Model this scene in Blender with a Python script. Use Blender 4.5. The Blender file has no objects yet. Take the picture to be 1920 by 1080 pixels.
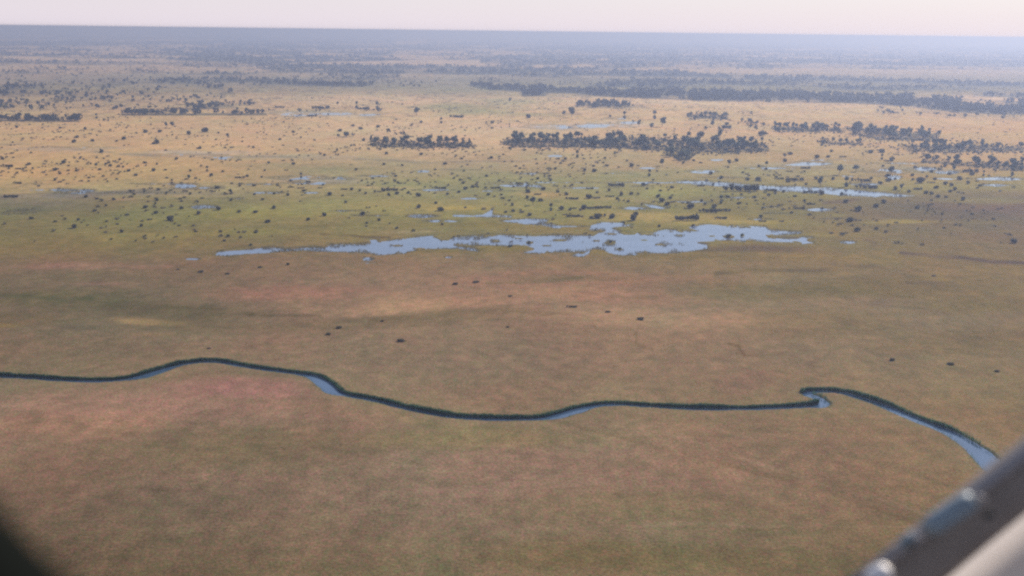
import bpy, math, random
import numpy as np
from mathutils import Vector, Matrix
R = math.radians
random.seed(7)
rng = np.random.default_rng(7)
S = bpy.context.scene
COL = S.collection

# ------------------------------------------------------------------ camera
H = 150.0                       # metres above the plain
FPX = 2059.0                    # focal length in pixels of a 1920 wide frame
HZ = 481.5                      # the level line lies this many pixels above the centre
TH = math.atan(HZ / FPX)     # pitch below the horizon
ROLL = 0.0119
ex = Vector((1, 0, 0)); D0 = Vector((0, -math.sin(TH), -math.cos(TH))); FW = Vector((0, math.cos(TH), -math.sin(TH)))
CR = math.cos(ROLL) * ex - math.sin(ROLL) * D0
CD = math.sin(ROLL) * ex + math.cos(ROLL) * D0
CAMPOS = Vector((0, 0, H))
cam_data = bpy.data.cameras.new('camera'); cam = bpy.data.objects.new('camera', cam_data); COL.objects.link(cam)
cam_data.sensor_width = 36.0; cam_data.lens = 36.0 * FPX / 1920.0
cam_data.clip_start = 0.02; cam_data.clip_end = 400000.0
cam_data.dof.use_dof = True; cam_data.dof.focus_distance = 800.0; cam_data.dof.aperture_fstop = 5.2
m = Matrix((CR, -CD, -FW)).transposed().to_4x4(); m.translation = CAMPOS
cam.matrix_world = m
S.camera = cam

# ------------------------------------------------------------------ sky, sun, exposure
SUN_AZ, SUN_EL = R(40), R(33)
w = bpy.data.worlds.new('World'); S.world = w; w.use_nodes = True
wn, wl = w.node_tree.nodes, w.node_tree.links
sky = wn.new('ShaderNodeTexSky'); sky.sky_type = 'NISHITA'; sky.sun_disc = False
sky.sun_elevation = SUN_EL; sky.sun_rotation = SUN_AZ
sky.air_density = 1.0; sky.dust_density = 0.3; sky.ozone_density = 2.0; sky.altitude = 150
# dry season dust: a pale pinkish veil low over the whole horizon, thinning upward
geo = wn.new('ShaderNodeTexCoord'); sep = wn.new('ShaderNodeSeparateXYZ'); wl.new(geo.outputs['Generated'], sep.inputs[0])
veil = wn.new('ShaderNodeMapRange'); veil.interpolation_type = 'SMOOTHSTEP'
veil.inputs['From Min'].default_value = -0.02; veil.inputs['From Max'].default_value = 0.13
veil.inputs['To Min'].default_value = 0.96; veil.inputs['To Max'].default_value = 0.12
wl.new(sep.outputs['Z'], veil.inputs['Value'])
tint = wn.new('ShaderNodeMix'); tint.data_type = 'RGBA'; tint.blend_type = 'MIX'
wl.new(veil.outputs[0], tint.inputs['Factor'])
wl.new(sky.outputs[0], tint.inputs['A']); tint.inputs['B'].default_value = (8.35, 7.55, 8.5, 1)
wl.new(tint.outputs['Result'], wn['Background'].inputs[0]); wn['Background'].inputs[1].default_value = 0.081
sd = bpy.data.lights.new('sun', 'SUN'); sd.energy = 4.2; sd.angle = R(0.55); sd.color = (1.0, 0.93, 0.82)
sun = bpy.data.objects.new('sun', sd); COL.objects.link(sun)
sv = Vector((math.sin(SUN_AZ) * math.cos(SUN_EL), math.cos(SUN_AZ) * math.cos(SUN_EL), math.sin(SUN_EL)))
sun.rotation_euler = sv.to_track_quat('Z', 'Y').to_euler(); sun.location = (50, 0, 300)
vs = S.view_settings
vs.view_transform = 'Standard'; vs.look = 'None'; vs.gamma = 1.0; vs.use_curve_mapping = False
vs.exposure = 0.3
S.cycles.filter_width = 2.3
S.cycles.use_denoising = False; S.cycles.max_bounces = 6; S.cycles.volume_bounces = 1

# ------------------------------------------------------------------ helpers
def px2ground(u, v, z=0.0):
    """point of the plain seen at a pixel of the 1920x1080 photograph"""
    u = np.asarray(u, float); v = np.asarray(v, float)
    a = (u - 960) / FPX; b = (v - 540) / FPX
    d = [FW[i] + a * CR[i] + b * CD[i] for i in range(3)]
    t = (z - H) / np.minimum(d[2], -1e-5)
    return d[0] * t, d[1] * t
def ground2px(x, y, z=0.0):
    dx, dy, dz = x, y, z - H
    f = dx * FW[0] + dy * FW[1] + dz * FW[2]
    f = np.maximum(f, 1.0)
    r = dx * CR[0] + dy * CR[1] + dz * CR[2]
    d = dx * CD[0] + dy * CD[1] + dz * CD[2]
    return 960 + FPX * r / f, 540 + FPX * d / f
def pxm(u, v):
    """pixels per metre at that spot"""
    x, y = px2ground(u, v)
    return FPX / np.sqrt(x * x + y * y + H * H)

def lin(c):
    c = np.asarray(c, float) / 255.0
    return np.where(c <= 0.04045, c / 12.92, ((c + 0.055) / 1.055) ** 2.4)
def sstep(a, b, x):
    t = np.clip((x - a) / (b - a), 0, 1); return t * t * (3 - 2 * t)

def _hash(ix, iy, seed):
    h = (ix.astype(np.int64) * 374761393 + iy.astype(np.int64) * 668265263 + seed * 144665) & 0xFFFFFFFF
    h = ((h ^ (h >> 13)) * 1274126177) & 0xFFFFFFFF
    h = (h ^ (h >> 16)) & 0xFFFFFFFF
    return h.astype(np.float64) / 4294967295.0
def vnoise(x, y, seed):
    ix = np.floor(x); iy = np.floor(y); fx = x - ix; fy = y - iy
    fx = fx * fx * (3 - 2 * fx); fy = fy * fy * (3 - 2 * fy)
    a = _hash(ix, iy, seed); b = _hash(ix + 1, iy, seed); c = _hash(ix, iy + 1, seed); d = _hash(ix + 1, iy + 1, seed)
    return (a + (b - a) * fx) * (1 - fy) + (c + (d - c) * fx) * fy
def fbm(x, y, seed, octv=4, gain=0.5):
    s = 0.0; amp = 1.0; tot = 0.0
    for o in range(octv):
        c_, s_ = math.cos(o * 0.7 + seed), math.sin(o * 0.7 + seed)
        s = s + amp * vnoise((x * c_ - y * s_) * 2 ** o + 17.3 * o, (x * s_ + y * c_) * 2 ** o - 9.1 * o, seed + o)
        tot += amp; amp *= gain
    return s / tot * 2 - 1          # -1..1

def poly_sd(px, py, poly):
    """signed distance to a polygon, positive inside"""
    P = np.asarray(poly, float); n = len(P)
    d2 = np.full(px.shape, 1e18); ins = np.zeros(px.shape, bool)
    for i in range(n):
        x0, y0 = P[i]; x1, y1 = P[(i + 1) % n]
        ex_, ey_ = x1 - x0, y1 - y0
        t = np.clip(((px - x0) * ex_ + (py - y0) * ey_) / max(ex_ * ex_ + ey_ * ey_, 1e-9), 0, 1)
        d2 = np.minimum(d2, (px - x0 - t * ex_) ** 2 + (py - y0 - t * ey_) ** 2)
        c = (y0 > py) != (y1 > py)
        if y1 != y0:
            ins ^= c & (px < (x1 - x0) * (py - y0) / (y1 - y0) + x0)
    d = np.sqrt(d2)
    return np.where(ins, d, -d)
def line_d(px, py, pts):
    """distance to a polyline and the parameter (index) along it"""
    P = np.asarray(pts, float); d2 = np.full(px.shape, 1e18); k = np.zeros(px.shape)
    for i in range(len(P) - 1):
        x0, y0 = P[i]; x1, y1 = P[i + 1]; ex_, ey_ = x1 - x0, y1 - y0
        t = np.clip(((px - x0) * ex_ + (py - y0) * ey_) / max(ex_ * ex_ + ey_ * ey_, 1e-9), 0, 1)
        q = (px - x0 - t * ex_) ** 2 + (py - y0 - t * ey_) ** 2
        b = q < d2; d2 = np.where(b, q, d2); k = np.where(b, i + t, k)
    return np.sqrt(d2), k

def mesh_from(name, verts, faces, mats, smooth=False, mat_idx=None):
    """faces: (n,3) or (n,4) array"""
    verts = np.asarray(verts, np.float32); faces = np.asarray(faces, np.int32)
    me = bpy.data.meshes.new(name); n, k = faces.shape
    me.vertices.add(len(verts)); me.vertices.foreach_set('co', verts.ravel())
    me.loops.add(n * k); me.loops.foreach_set('vertex_index', faces.ravel())
    me.polygons.add(n)
    me.polygons.foreach_set('loop_start', np.arange(0, n * k, k, dtype=np.int32))
    me.polygons.foreach_set('loop_total', np.full(n, k, np.int32))
    if smooth: me.polygons.foreach_set('use_smooth', np.ones(n, bool))
    if mat_idx is not None: me.polygons.foreach_set('material_index', np.asarray(mat_idx, np.int32))
    for mt in mats: me.materials.append(mt)
    me.update(calc_edges=True)
    return me
def link(name, me, parent=None, **props):
    o = bpy.data.objects.new(name, me); COL.objects.link(o)
    if parent is not None: o.parent = parent
    for k, v in props.items(): o[k] = v
    return o

def new_mat(name):
    mt = bpy.data.materials.new(name); mt.use_nodes = True
    nt = mt.node_tree; return mt, nt.nodes, nt.links, nt.nodes['Principled BSDF']
def noise_node(n, l, coord, scale, detail=3.0, rough=0.6):
    t = n.new('ShaderNodeTexNoise'); t.inputs['Scale'].default_value = scale
    t.inputs['Detail'].default_value = detail; t.inputs['Roughness'].default_value = rough
    l.new(coord, t.inputs['Vector']); return t
def remap(n, l, src, lo, hi, a=0.3, b=0.7):
    r = n.new('ShaderNodeMapRange'); r.inputs['From Min'].default_value = a; r.inputs['From Max'].default_value = b
    r.inputs['To Min'].default_value = lo; r.inputs['To Max'].default_value = hi
    l.new(src, r.inputs['Value']); return r.outputs[0]
def mixc(n, l, mode, fac, a, b):
    x = n.new('ShaderNodeMix'); x.data_type = 'RGBA'; x.blend_type = mode
    for sock, val in ((x.inputs['Factor'], fac), (x.inputs['A'], a), (x.inputs['B'], b)):
        if hasattr(val, 'is_linked'): l.new(val, sock)
        else: sock.default_value = val
    return x.outputs['Result']

# ------------------------------------------------------------------ materials
def ground_material():
    mt, n, l, p = new_mat('marsh_grass')
    tc = n.new('ShaderNodeTexCoord').outputs['Object']
    at = n.new('ShaderNodeAttribute'); at.attribute_name = 'Col'
    n1 = noise_node(n, l, tc, 0.9, 3.0, 0.7); n2 = noise_node(n, l, tc, 0.16, 4.0, 0.65); n3 = noise_node(n, l, tc, 2.6, 2.0, 0.6)
    c = mixc(n, l, 'MULTIPLY', 1.0, at.outputs['Color'], remap(n, l, n1.outputs['Fac'], 0.66, 1.34))
    c = mixc(n, l, 'MULTIPLY', 1.0, c, remap(n, l, n2.outputs['Fac'], 0.86, 1.14))
    c = mixc(n, l, 'MULTIPLY', 1.0, c, remap(n, l, n3.outputs['Fac'], 0.72, 1.28))
    # patches of redder and greener stems a metre or so across
    n4 = noise_node(n, l, tc, 0.55, 3.0, 0.7)
    hue = n.new('ShaderNodeValToRGB'); l.new(n4.outputs['Fac'], hue.inputs['Fac'])
    e = hue.color_ramp.elements
    e[0].position = 0.32; e[0].color = (0.80, 1.10, 0.82, 1); e[1].position = 0.68; e[1].color = (1.20, 0.91, 1.06, 1)
    c = mixc(n, l, 'MULTIPLY', 1.0, c, hue.outputs['Color'])
    n5 = noise_node(n, l, tc, 0.11, 4.0, 0.75)
    hue2 = n.new('ShaderNodeValToRGB'); l.new(n5.outputs['Fac'], hue2.inputs['Fac'])
    e = hue2.color_ramp.elements
    e[0].position = 0.34; e[0].color = (0.84, 0.92, 0.82, 1); e[1].position = 0.66; e[1].color = (1.16, 1.06, 1.14, 1)
    c = mixc(n, l, 'MULTIPLY', 1.0, c, hue2.outputs['Color'])
    l.new(c, p.inputs['Base Color']); p.inputs['Roughness'].default_value = 0.95; p.inputs['Specular IOR Level'].default_value = 0.05
    bp = n.new('ShaderNodeBump'); bp.inputs['Strength'].default_value = 0.35; bp.inputs['Distance'].default_value = 0.5
    l.new(n1.outputs['Fac'], bp.inputs['Height']); l.new(bp.outputs[0], p.inputs['Normal'])
    return mt
def water_material(name, base, ior, ripple=0.02):
    mt, n, l, p = new_mat(name)
    tc = n.new('ShaderNodeTexCoord').outputs['Object']
    n2 = noise_node(n, l, tc, 0.05, 3.0, 0.6)
    c = mixc(n, l, 'MULTIPLY', 1.0, base, remap(n, l, n2.outputs['Fac'], 0.85, 1.15))
    l.new(c, p.inputs['Base Color'])
    l.new(remap(n, l, n2.outputs['Fac'], 0.02, 0.16), p.inputs['Roughness']); p.inputs['IOR'].default_value = ior
    n1 = noise_node(n, l, tc, 0.7, 2.0, 0.5)
    bp = n.new('ShaderNodeBump'); bp.inputs['Strength'].default_value = ripple; bp.inputs['Distance'].default_value = 0.3
    l.new(n1.outputs['Fac'], bp.inputs['Height']); l.new(bp.outputs[0], p.inputs['Normal'])
    return mt
def foliage_material(name, c0, c1):
    mt, n, l, p = new_mat(name)
    oi = n.new('ShaderNodeObjectInfo'); tc = n.new('ShaderNodeNewGeometry').outputs['Position']
    nz = noise_node(n, l, tc, 0.45, 2.0)
    ad = n.new('ShaderNodeMath'); ad.operation = 'ADD'; ad.use_clamp = True
    l.new(remap(n, l, nz.outputs['Fac'], 0.0, 0.7), ad.inputs[0])
    ml = n.new('ShaderNodeMath'); ml.operation = 'MULTIPLY'; ml.inputs[1].default_value = 0.35
    l.new(oi.outputs['Random'], ml.inputs[0]); l.new(ml.outputs[0], ad.inputs[1])
    cc_ = mixc(n, l, 'MIX', ad.outputs[0], c0, c1); l.new(cc_, p.inputs['Base Color'])
    tl = n.new('ShaderNodeBsdfTranslucent'); l.new(cc_, tl.inputs['Color'])     # thin leaves let some light through
    mx = n.new('ShaderNodeMixShader'); mx.inputs[0].default_value = 0.48
    l.new(p.outputs[0], mx.inputs[1]); l.new(tl.outputs[0], mx.inputs[2]); l.new(mx.outputs[0], n['Material Output'].inputs['Surface'])
    p.inputs['Roughness'].default_value = 0.85; p.inputs['Specular IOR Level'].default_value = 0.15
    return mt
def plain_material(name, c, rough=0.6, var=0.15, scale=30.0, metal=0.0, spec=None):
    mt, n, l, p = new_mat(name)
    tc = n.new('ShaderNodeTexCoord').outputs['Object']
    nz = noise_node(n, l, tc, scale, 4.0)
    l.new(mixc(n, l, 'MULTIPLY', 1.0, c, remap(n, l, nz.outputs['Fac'], 1 - var, 1 + var)), p.inputs['Base Color'])
    p.inputs['Roughness'].default_value = rough; p.inputs['Metallic'].default_value = metal
    if spec is not None: p.inputs['Specular IOR Level'].default_value = spec
    return mt
M_GROUND = ground_material()
M_RIVER = water_material('river_water', (0.055, 0.10, 0.18, 1), 2.0, 0.008)
M_MARSH = water_material('marsh_water', (0.15, 0.18, 0.27, 1), 2.3, 0.015)
M_LEAF = foliage_material('bush_leaves', (0.065, 0.072, 0.05, 1), (0.18, 0.17, 0.11, 1))
M_TREE = foliage_material('tree_leaves', (0.07, 0.095, 0.078, 1), (0.175, 0.20, 0.15, 1))
M_FAR = foliage_material('woodland_leaves', (0.028, 0.038, 0.03, 1), (0.06, 0.07, 0.05, 1))
M_SCRUB = foliage_material('scrub_leaves', (0.11, 0.095, 0.065, 1), (0.22, 0.18, 0.12, 1))
M_DRY = foliage_material('dry_bush_leaves', (0.11, 0.10, 0.07, 1), (0.20, 0.175, 0.12, 1))
M_BARK = plain_material('bark', (0.09, 0.07, 0.05, 1), 0.9, 0.3, 3.0)
M_SEDGE = foliage_material('sedge_stems', (0.10, 0.10, 0.055, 1), (0.20, 0.17, 0.09, 1))
M_REED = foliage_material('reed_stems', (0.022, 0.075, 0.052, 1), (0.065, 0.14, 0.078, 1))

# ------------------------------------------------------------------ layout data (pixels of the 1920x1080 photograph, turned into points of the plain)
LAGOON = [(403,478),(407,472),(429,470),(458,468),(477,466),(493,464),(514,463),(533,465),(547,466),(568,463),(589,463),(608,464),(620,458.5),(637,457.5),(672,457),(695,455),(693,449),(702,448),(714,452),(735,450),(756,447),(780,444),(817,441),(830,448),(844,448),(857,443),(886,442),(915,441),(948,440),(975,442),(1000,442),(1032,441),(1063,440),(1094,442),(1113,442),(1121,437),(1134,433.5),(1106,430),(1108,422),(1127,416),(1173,417),(1187,422),(1169,424),(1152,426),(1148,428),(1162,432),(1171,436),(1204,437),(1225,436),(1233,432),(1246,430),(1277,432),(1308,432),(1296,428),(1292,426),(1308,422),(1329,420),(1350,422),(1377,422),(1400,423),(1435,425),(1441,430),(1470,433),(1503,434),(1500,438),(1462,440),(1438,441),(1440,444),(1481,448),(1495,448),(1503,443.5),(1525,445),(1514,452),(1525,455),(1503,457),(1481,453),(1427,452),(1400,448),(1396,453),(1387,452),(1369,450),(1350,450),(1327,452),(1308,453),(1308,455.5),(1326,457.5),(1327,466),(1308,468),(1287,471),(1267,474),(1225,474),(1196,474),(1192,478),(1162,477),(1142,474),(1133,468),(1117,466),(1107,467),(1094,471),(1065,472),(1042,472),(1017,474),(977,474),(982,472),(1002,468),(1000,464),(986,459.6),(969,458.5),(948,459.6),(927,459.6),(886,458.5),(857,456.5),(848,458.5),(861,462),(890,465),(898,471),(884,470),(857,465),(823,465.4),(788,467),(763,471),(759,474),(740,475),(756,473),(739,476),(704,478),(691,475),(672,473),(650,472),(608,471),(568,469.6),(527,471),(495,474),(460,476),(427,479)]
POOL_POLYS = [
    [(905,403),(918,394),(925,389),(923,402),(960,405),(958,407),(880,405),(850,405),(850,403)],
    [(938,413),(970,411),(1000,409),(1028,412),(1020,418),(1040,422),(1052,426),(1040,427),(1015,421),(990,420),(950,415)],
    [(1205,382),(1225,384),(1240,387),(1255,390),(1240,392),(1222,389)],
    [(1270,340.5),(1310,339),(1360,342),(1420,347),(1480,349),(1560,352),(1620,357),(1680,363),(1715,367),(1690,369),(1620,367),(1570,365),(1530,361),(1480,358),(1440,356),(1400,353),(1350,349),(1300,345),(1270,343)],
    [(1465,309.5),(1500,304.5),(1560,305),(1560,308),(1500,311)],
    [(1083,474),(1092,476),(1107,467),(1103,475),(1095,480),(1072,479)],
    [(915,346),(980,346),(984,341),(992,347),(1012,347),(1018,353),(1005,350),(960,350)],
]
POOL_STRIPS = [  # cx, cy, rx, ry, wetness
    (790,405,26,3.2,1),(830,414,27,2.2,.7),(1060,424,30,1.5,.6),(1190,390,26,3,.6),(1318,321.5,24,3,1),(1345,299.5,13,1.8,1),(1215,315,16,1.8,.8),
    (1730,317,24,4,.9),(1775,323,22,3,.8),(1670,321,50,4,.5),(1675,333,12,4,.9),(1875,335,46,2.6,.9),(1868,347,32,1.8,.9),(795,321,12,2,1),(565,333,60,4,.5),(590,343,50,2.5,.7),(635,335,24,4,.7),(500,361,28,2,.7),(580,361,16,1.8,.8),
    (560,214,40,4,.6),(630,213,28,2.4,.9),(690,215,20,2,.8),(1030,238,46,3.5,.55),(1120,236,48,3.5,.8),(1180,230,18,2.5,.7),(1160,222,20,2,.5),(380,388,26,3.6,.8),(345,349,20,3.2,.7),(70,345,24,2,.4),(390,352,22,2,.6),(1535,393,22,2.6,.9),(1445,388,16,2.2,.7),(1430,411,20,2,.8),(1590,454,12,2,1),(690,485,10,3,1),(704,493,20,1.6,.45),(840,482,6,1.6,.9),(360,485,12,1.4,.8),(1040,292,14,1.8,.7),(1000,342,60,1.2,.6),(1130,342,60,1.2,.5),(1220,342,60,1.3,.7),
    (200,361,90,2.2,.35),(165,357,14,2.6,.7),(30,395,40,6,.25),(420,296,30,3,.4),(340,290,60,1.6,.35),(140,276,60,1.2,.3),(1890,303,40,2,.0),(1470,315,80,1.5,.5),(1600,330,60,1.6,.4),(1205,349,20,1.5,.5),(650,462,30,1,.4),
    (700,404,30,1.5,.55),(650,395,25,1.5,.45),(1380,370,40,1.6,.55),(1300,378,30,1.5,.55),(1450,400,30,2,.55),(1560,410,24,1.5,.45),(880,372,26,1.5,.5),(940,358,40,1.4,.55),(820,356,30,1.4,.45),(1100,352,40,1.2,.55),(420,372,30,2,.5),(300,345,50,1.6,.45),(110,356,50,2,.5),(480,345,40,1.6,.5),(700,330,30,1.6,.45),(860,318,30,1.4,.45),(1560,300,40,1.4,.55),(1690,306,40,1.5,.5),(1620,345,30,1.5,.55),(1790,335,40,1.6,.55),(1350,333,36,1.4,.5),(1150,325,30,1.4,.45),(1000,325,40,1.3,.45)]
ISLETS = [(930,451,8,2.2),(993,454,7,2.4),(1050,450,15,2),(1144,454.5,10,4),(1162,467,6,2),(1238,458,10,1.6),(1274,441,6,1.6),(1367,443,11,3),(1392,441,4.5,2),(1148,438,10,1.4),(746,460,11,1.7),(1208,449.5,7,1.3),(973,446.5,8,1),(1118,451,7,1.3),(1335,442,6,1.2),(1025,460,9,1)]
RIVER = [(-340,690),(-180,706),(-60,702),(0,705),(60,708),(120,712),(180,713.5),(230,711),(268,705),(300,695),(325,687),(350,681),(390,677),(420,679),(460,686.5),(510,693.5),(560,700),(590,707),(612,722),(626,734),(650,740),(700,749),(750,762),(800,772.5),(850,780.5),(900,784),(960,785),(1010,784),(1045,779),(1080,769),(1110,761),(1150,757),(1200,759.5),(1260,763.5),(1320,765.5),(1400,765.5),(1460,763.5),(1505,761.5),(1531,760.5),(1545,756.5),(1539,749),(1528,743),(1514,738.5),(1520,734.5),(1540,732.5),(1562,733.5),(1590,738),(1620,747.5),(1660,761),(1700,778),(1740,794),(1780,810),(1812,829),(1838,848),(1856,866),(1880,890),(1930,930),(2010,985),(2200,1060)]
RIVER_HW = {590:3.0,612:3.4,626:3.2,268:3.0,300:2.5,325:1.7,1045:2.6,1080:2.7,1110:1.7,1740:2.7,1780:3.0,1812:3.4,1838:4.2,1856:4.5,1880:4.0,1531:2.3,1545:2.3,1539:2.2,1528:2.2,1514:2.0,1520:1.9,1540:1.7,1590:1.8,1620:2.1,1660:2.4,1700:2.5}

# land colours of the sunlit plain as the photograph shows them: height in the picture -> left, middle, right
BASE = [(60,(205,178,155),(212,184,162),(216,188,168)),(128,(200,172,150),(208,180,160),(212,184,166)),(150,(165,150,142),(165,158,152),(170,162,158)),(170,(170,150,133),(165,158,146),(168,160,152)),(185,(188,162,140),(214,184,160),(222,192,173)),(205,(192,165,140),(210,181,156),(218,189,165)),
    (240,(201,167,137),(211,181,156),(213,181,161)),(280,(199,164,130),(207,175,146),(202,173,151)),(320,(200,162,122),(167,154,128),(186,160,137)),(350,(186,158,118),(160,152,118),(166,153,124)),
    (375,(140,130,103),(156,148,110),(140,128,108)),(410,(140,132,95),(158,145,100),(138,126,100)),(450,(133,120,93),(143,130,98),(137,123,98)),(490,(130,112,97),(141,121,103),(139,124,107)),
    (540,(120,107,94),(146,123,107),(138,124,110)),(600,(122,108,94),(144,122,105),(139,123,109)),(680,(129,112,95),(142,120,104),(138,121,105)),(760,(139,116,101),(141,120,101),(137,119,101)),
    (850,(132,110,94),(144,120,104),(136,117,99)),(950,(124,103,88),(142,118,103),(131,112,94)),(1080,(113,95,79),(128,111,91),(121,105,86)),(1400,(105,90,70),(115,100,78),(110,96,75))]
# patches of other vegetation: cx, cy, rx, ry, colour, strength
PATCHES = [
    (330,765,300,45,(160,122,110),.8),(450,728,150,20,(166,122,116),.8),(120,790,200,28,(155,120,100),.6),(60,745,150,14,(150,120,104),.5),(620,830,160,50,(142,112,100),.5),
    (450,835,260,45,(115,102,80),.55),(860,822,230,22,(138,124,92),.7),(1000,900,260,60,(146,116,103),.6),(380,910,140,25,(140,112,98),.5),(560,990,200,50,(132,108,93),.5),(1180,960,250,40,(126,112,86),.5),(1150,1050,300,35,(112,98,74),.6),
    (900,555,330,34,(162,130,112),.6),(760,573,170,17,(180,145,118),.8),(1030,556,120,16,(176,140,115),.7),(1240,596,240,20,(180,146,122),.8),(1080,528,260,16,(160,120,108),.6),(560,551,160,12,(160,117,107),.7),(1150,560,150,16,(168,126,112),.6),
    (120,495,110,8,(160,124,112),.8),(275,500,60,5,(155,122,110),.6),(190,535,70,6,(150,118,108),.5),(290,596,70,6,(190,152,112),.85),(20,611,40,4,(165,135,90),.6),(300,620,50,4,(160,125,98),.5),
    (90,560,170,16,(100,98,82),.7),(300,577,240,14,(98,94,80),.6),(60,600,120,12,(105,95,80),.5),(380,600,120,18,(104,96,82),.5),(700,600,300,12,(118,106,88),.5),(1060,526,110,8,(118,112,94),.6),(820,590,200,8,(112,102,86),.5),
    (1365,715,55,22,(126,103,98),.6),(1750,400,220,24,(122,116,98),.6),(1850,385,120,10,(142,122,112),.6),(1640,400,150,14,(136,128,98),.5),(1700,530,230,26,(116,108,90),.6),(1420,540,200,18,(112,106,88),.55),(1840,570,150,20,(112,106,88),.5),(1520,600,160,30,(122,106,90),.5),(1780,640,200,24,(124,106,92),.5),
    (560,392,200,14,(166,155,104),.55),(770,392,150,12,(170,157,104),.55),(500,405,160,10,(162,150,92),.5),(470,440,150,7,(160,146,92),.6),(240,440,150,6,(152,140,96),.5),(330,395,90,14,(146,142,102),.5),(120,400,140,16,(128,124,100),.5),(640,415,180,7,(150,138,98),.5),
    (1265,357,80,10,(170,168,112),.7),(1000,345,300,18,(160,156,122),.5),(760,345,180,16,(150,146,112),.5),(1240,400,130,8,(194,166,112),.8),(1330,412,140,8,(190,164,110),.8),(1160,410,90,6,(186,160,108),.6),(1010,367,60,7,(196,158,116),.8),(1150,372,90,6,(190,160,118),.6),(860,395,60,5,(190,164,98),.7),(680,352,100,3,(196,165,122),.7),
    (290,362,70,5,(204,165,115),.85),(210,372,50,2.5,(190,155,125),.6),(150,362,200,6,(135,130,130),.55),(60,385,120,10,(120,120,112),.6),(520,340,130,10,(190,162,128),.4),(1690,417,90,4,(188,166,108),.8),(1830,418,90,4,(165,144,105),.5),(1830,376,110,6,(170,158,104),.7),(1560,436,80,5,(160,146,98),.5),
    (1080,432,70,7,(140,122,84),.7),(900,430,160,7,(140,126,88),.6),(960,467,55,7,(132,118,80),.7),(830,475,120,6,(128,114,84),.5),(1400,463,130,10,(104,96,74),.85),(1330,480,160,8,(122,108,84),.6),(1470,312,90,5,(176,170,156),.6),(1740,322,70,6,(186,178,172),.6),(1620,318,90,5,(176,170,158),.55),(130,278,130,4,(172,160,152),.6),(380,291,120,5,(180,170,166),.7),(570,298,150,4,(178,166,152),.6),(220,358,210,6,(140,131,132),.7),(590,336,80,7,(176,170,172),.6),(60,374,90,6,(128,124,122),.6),(1040,238,90,5,(202,190,190),.6),(1150,232,70,5,(200,188,186),.6),(600,214,110,4,(190,182,176),.6),(1240,481,200,5,(126,112,84),.5),(770,443,50,3,(185,165,130),.7),
    (870,205,90,11,(162,164,142),.8),(950,190,90,8,(165,165,148),.7),(980,215,90,5,(160,162,145),.6),(1400,196,250,6,(224,192,168),.6),(1250,192,120,6,(226,196,170),.6),(1650,205,180,5,(216,190,168),.5),(900,164,220,6,(170,165,152),.5),(1350,165,200,5,(168,164,152),.5),
    (1480,325,200,10,(165,160,138),.6),(1620,330,130,8,(205,170,132),.45),(1650,340,170,9,(198,166,130),.4),(1350,285,160,12,(150,140,125),.4),(1300,320,150,10,(160,158,130),.4),(1780,350,130,8,(165,156,120),.5),(520,312,90,5,(150,145,125),.5),(620,318,130,4,(150,146,122),.5),
    (300,150,260,14,(160,155,148),.5),(180,165,200,8,(165,158,140),.5),(330,118,330,3,(185,165,155),.5),
]
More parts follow.
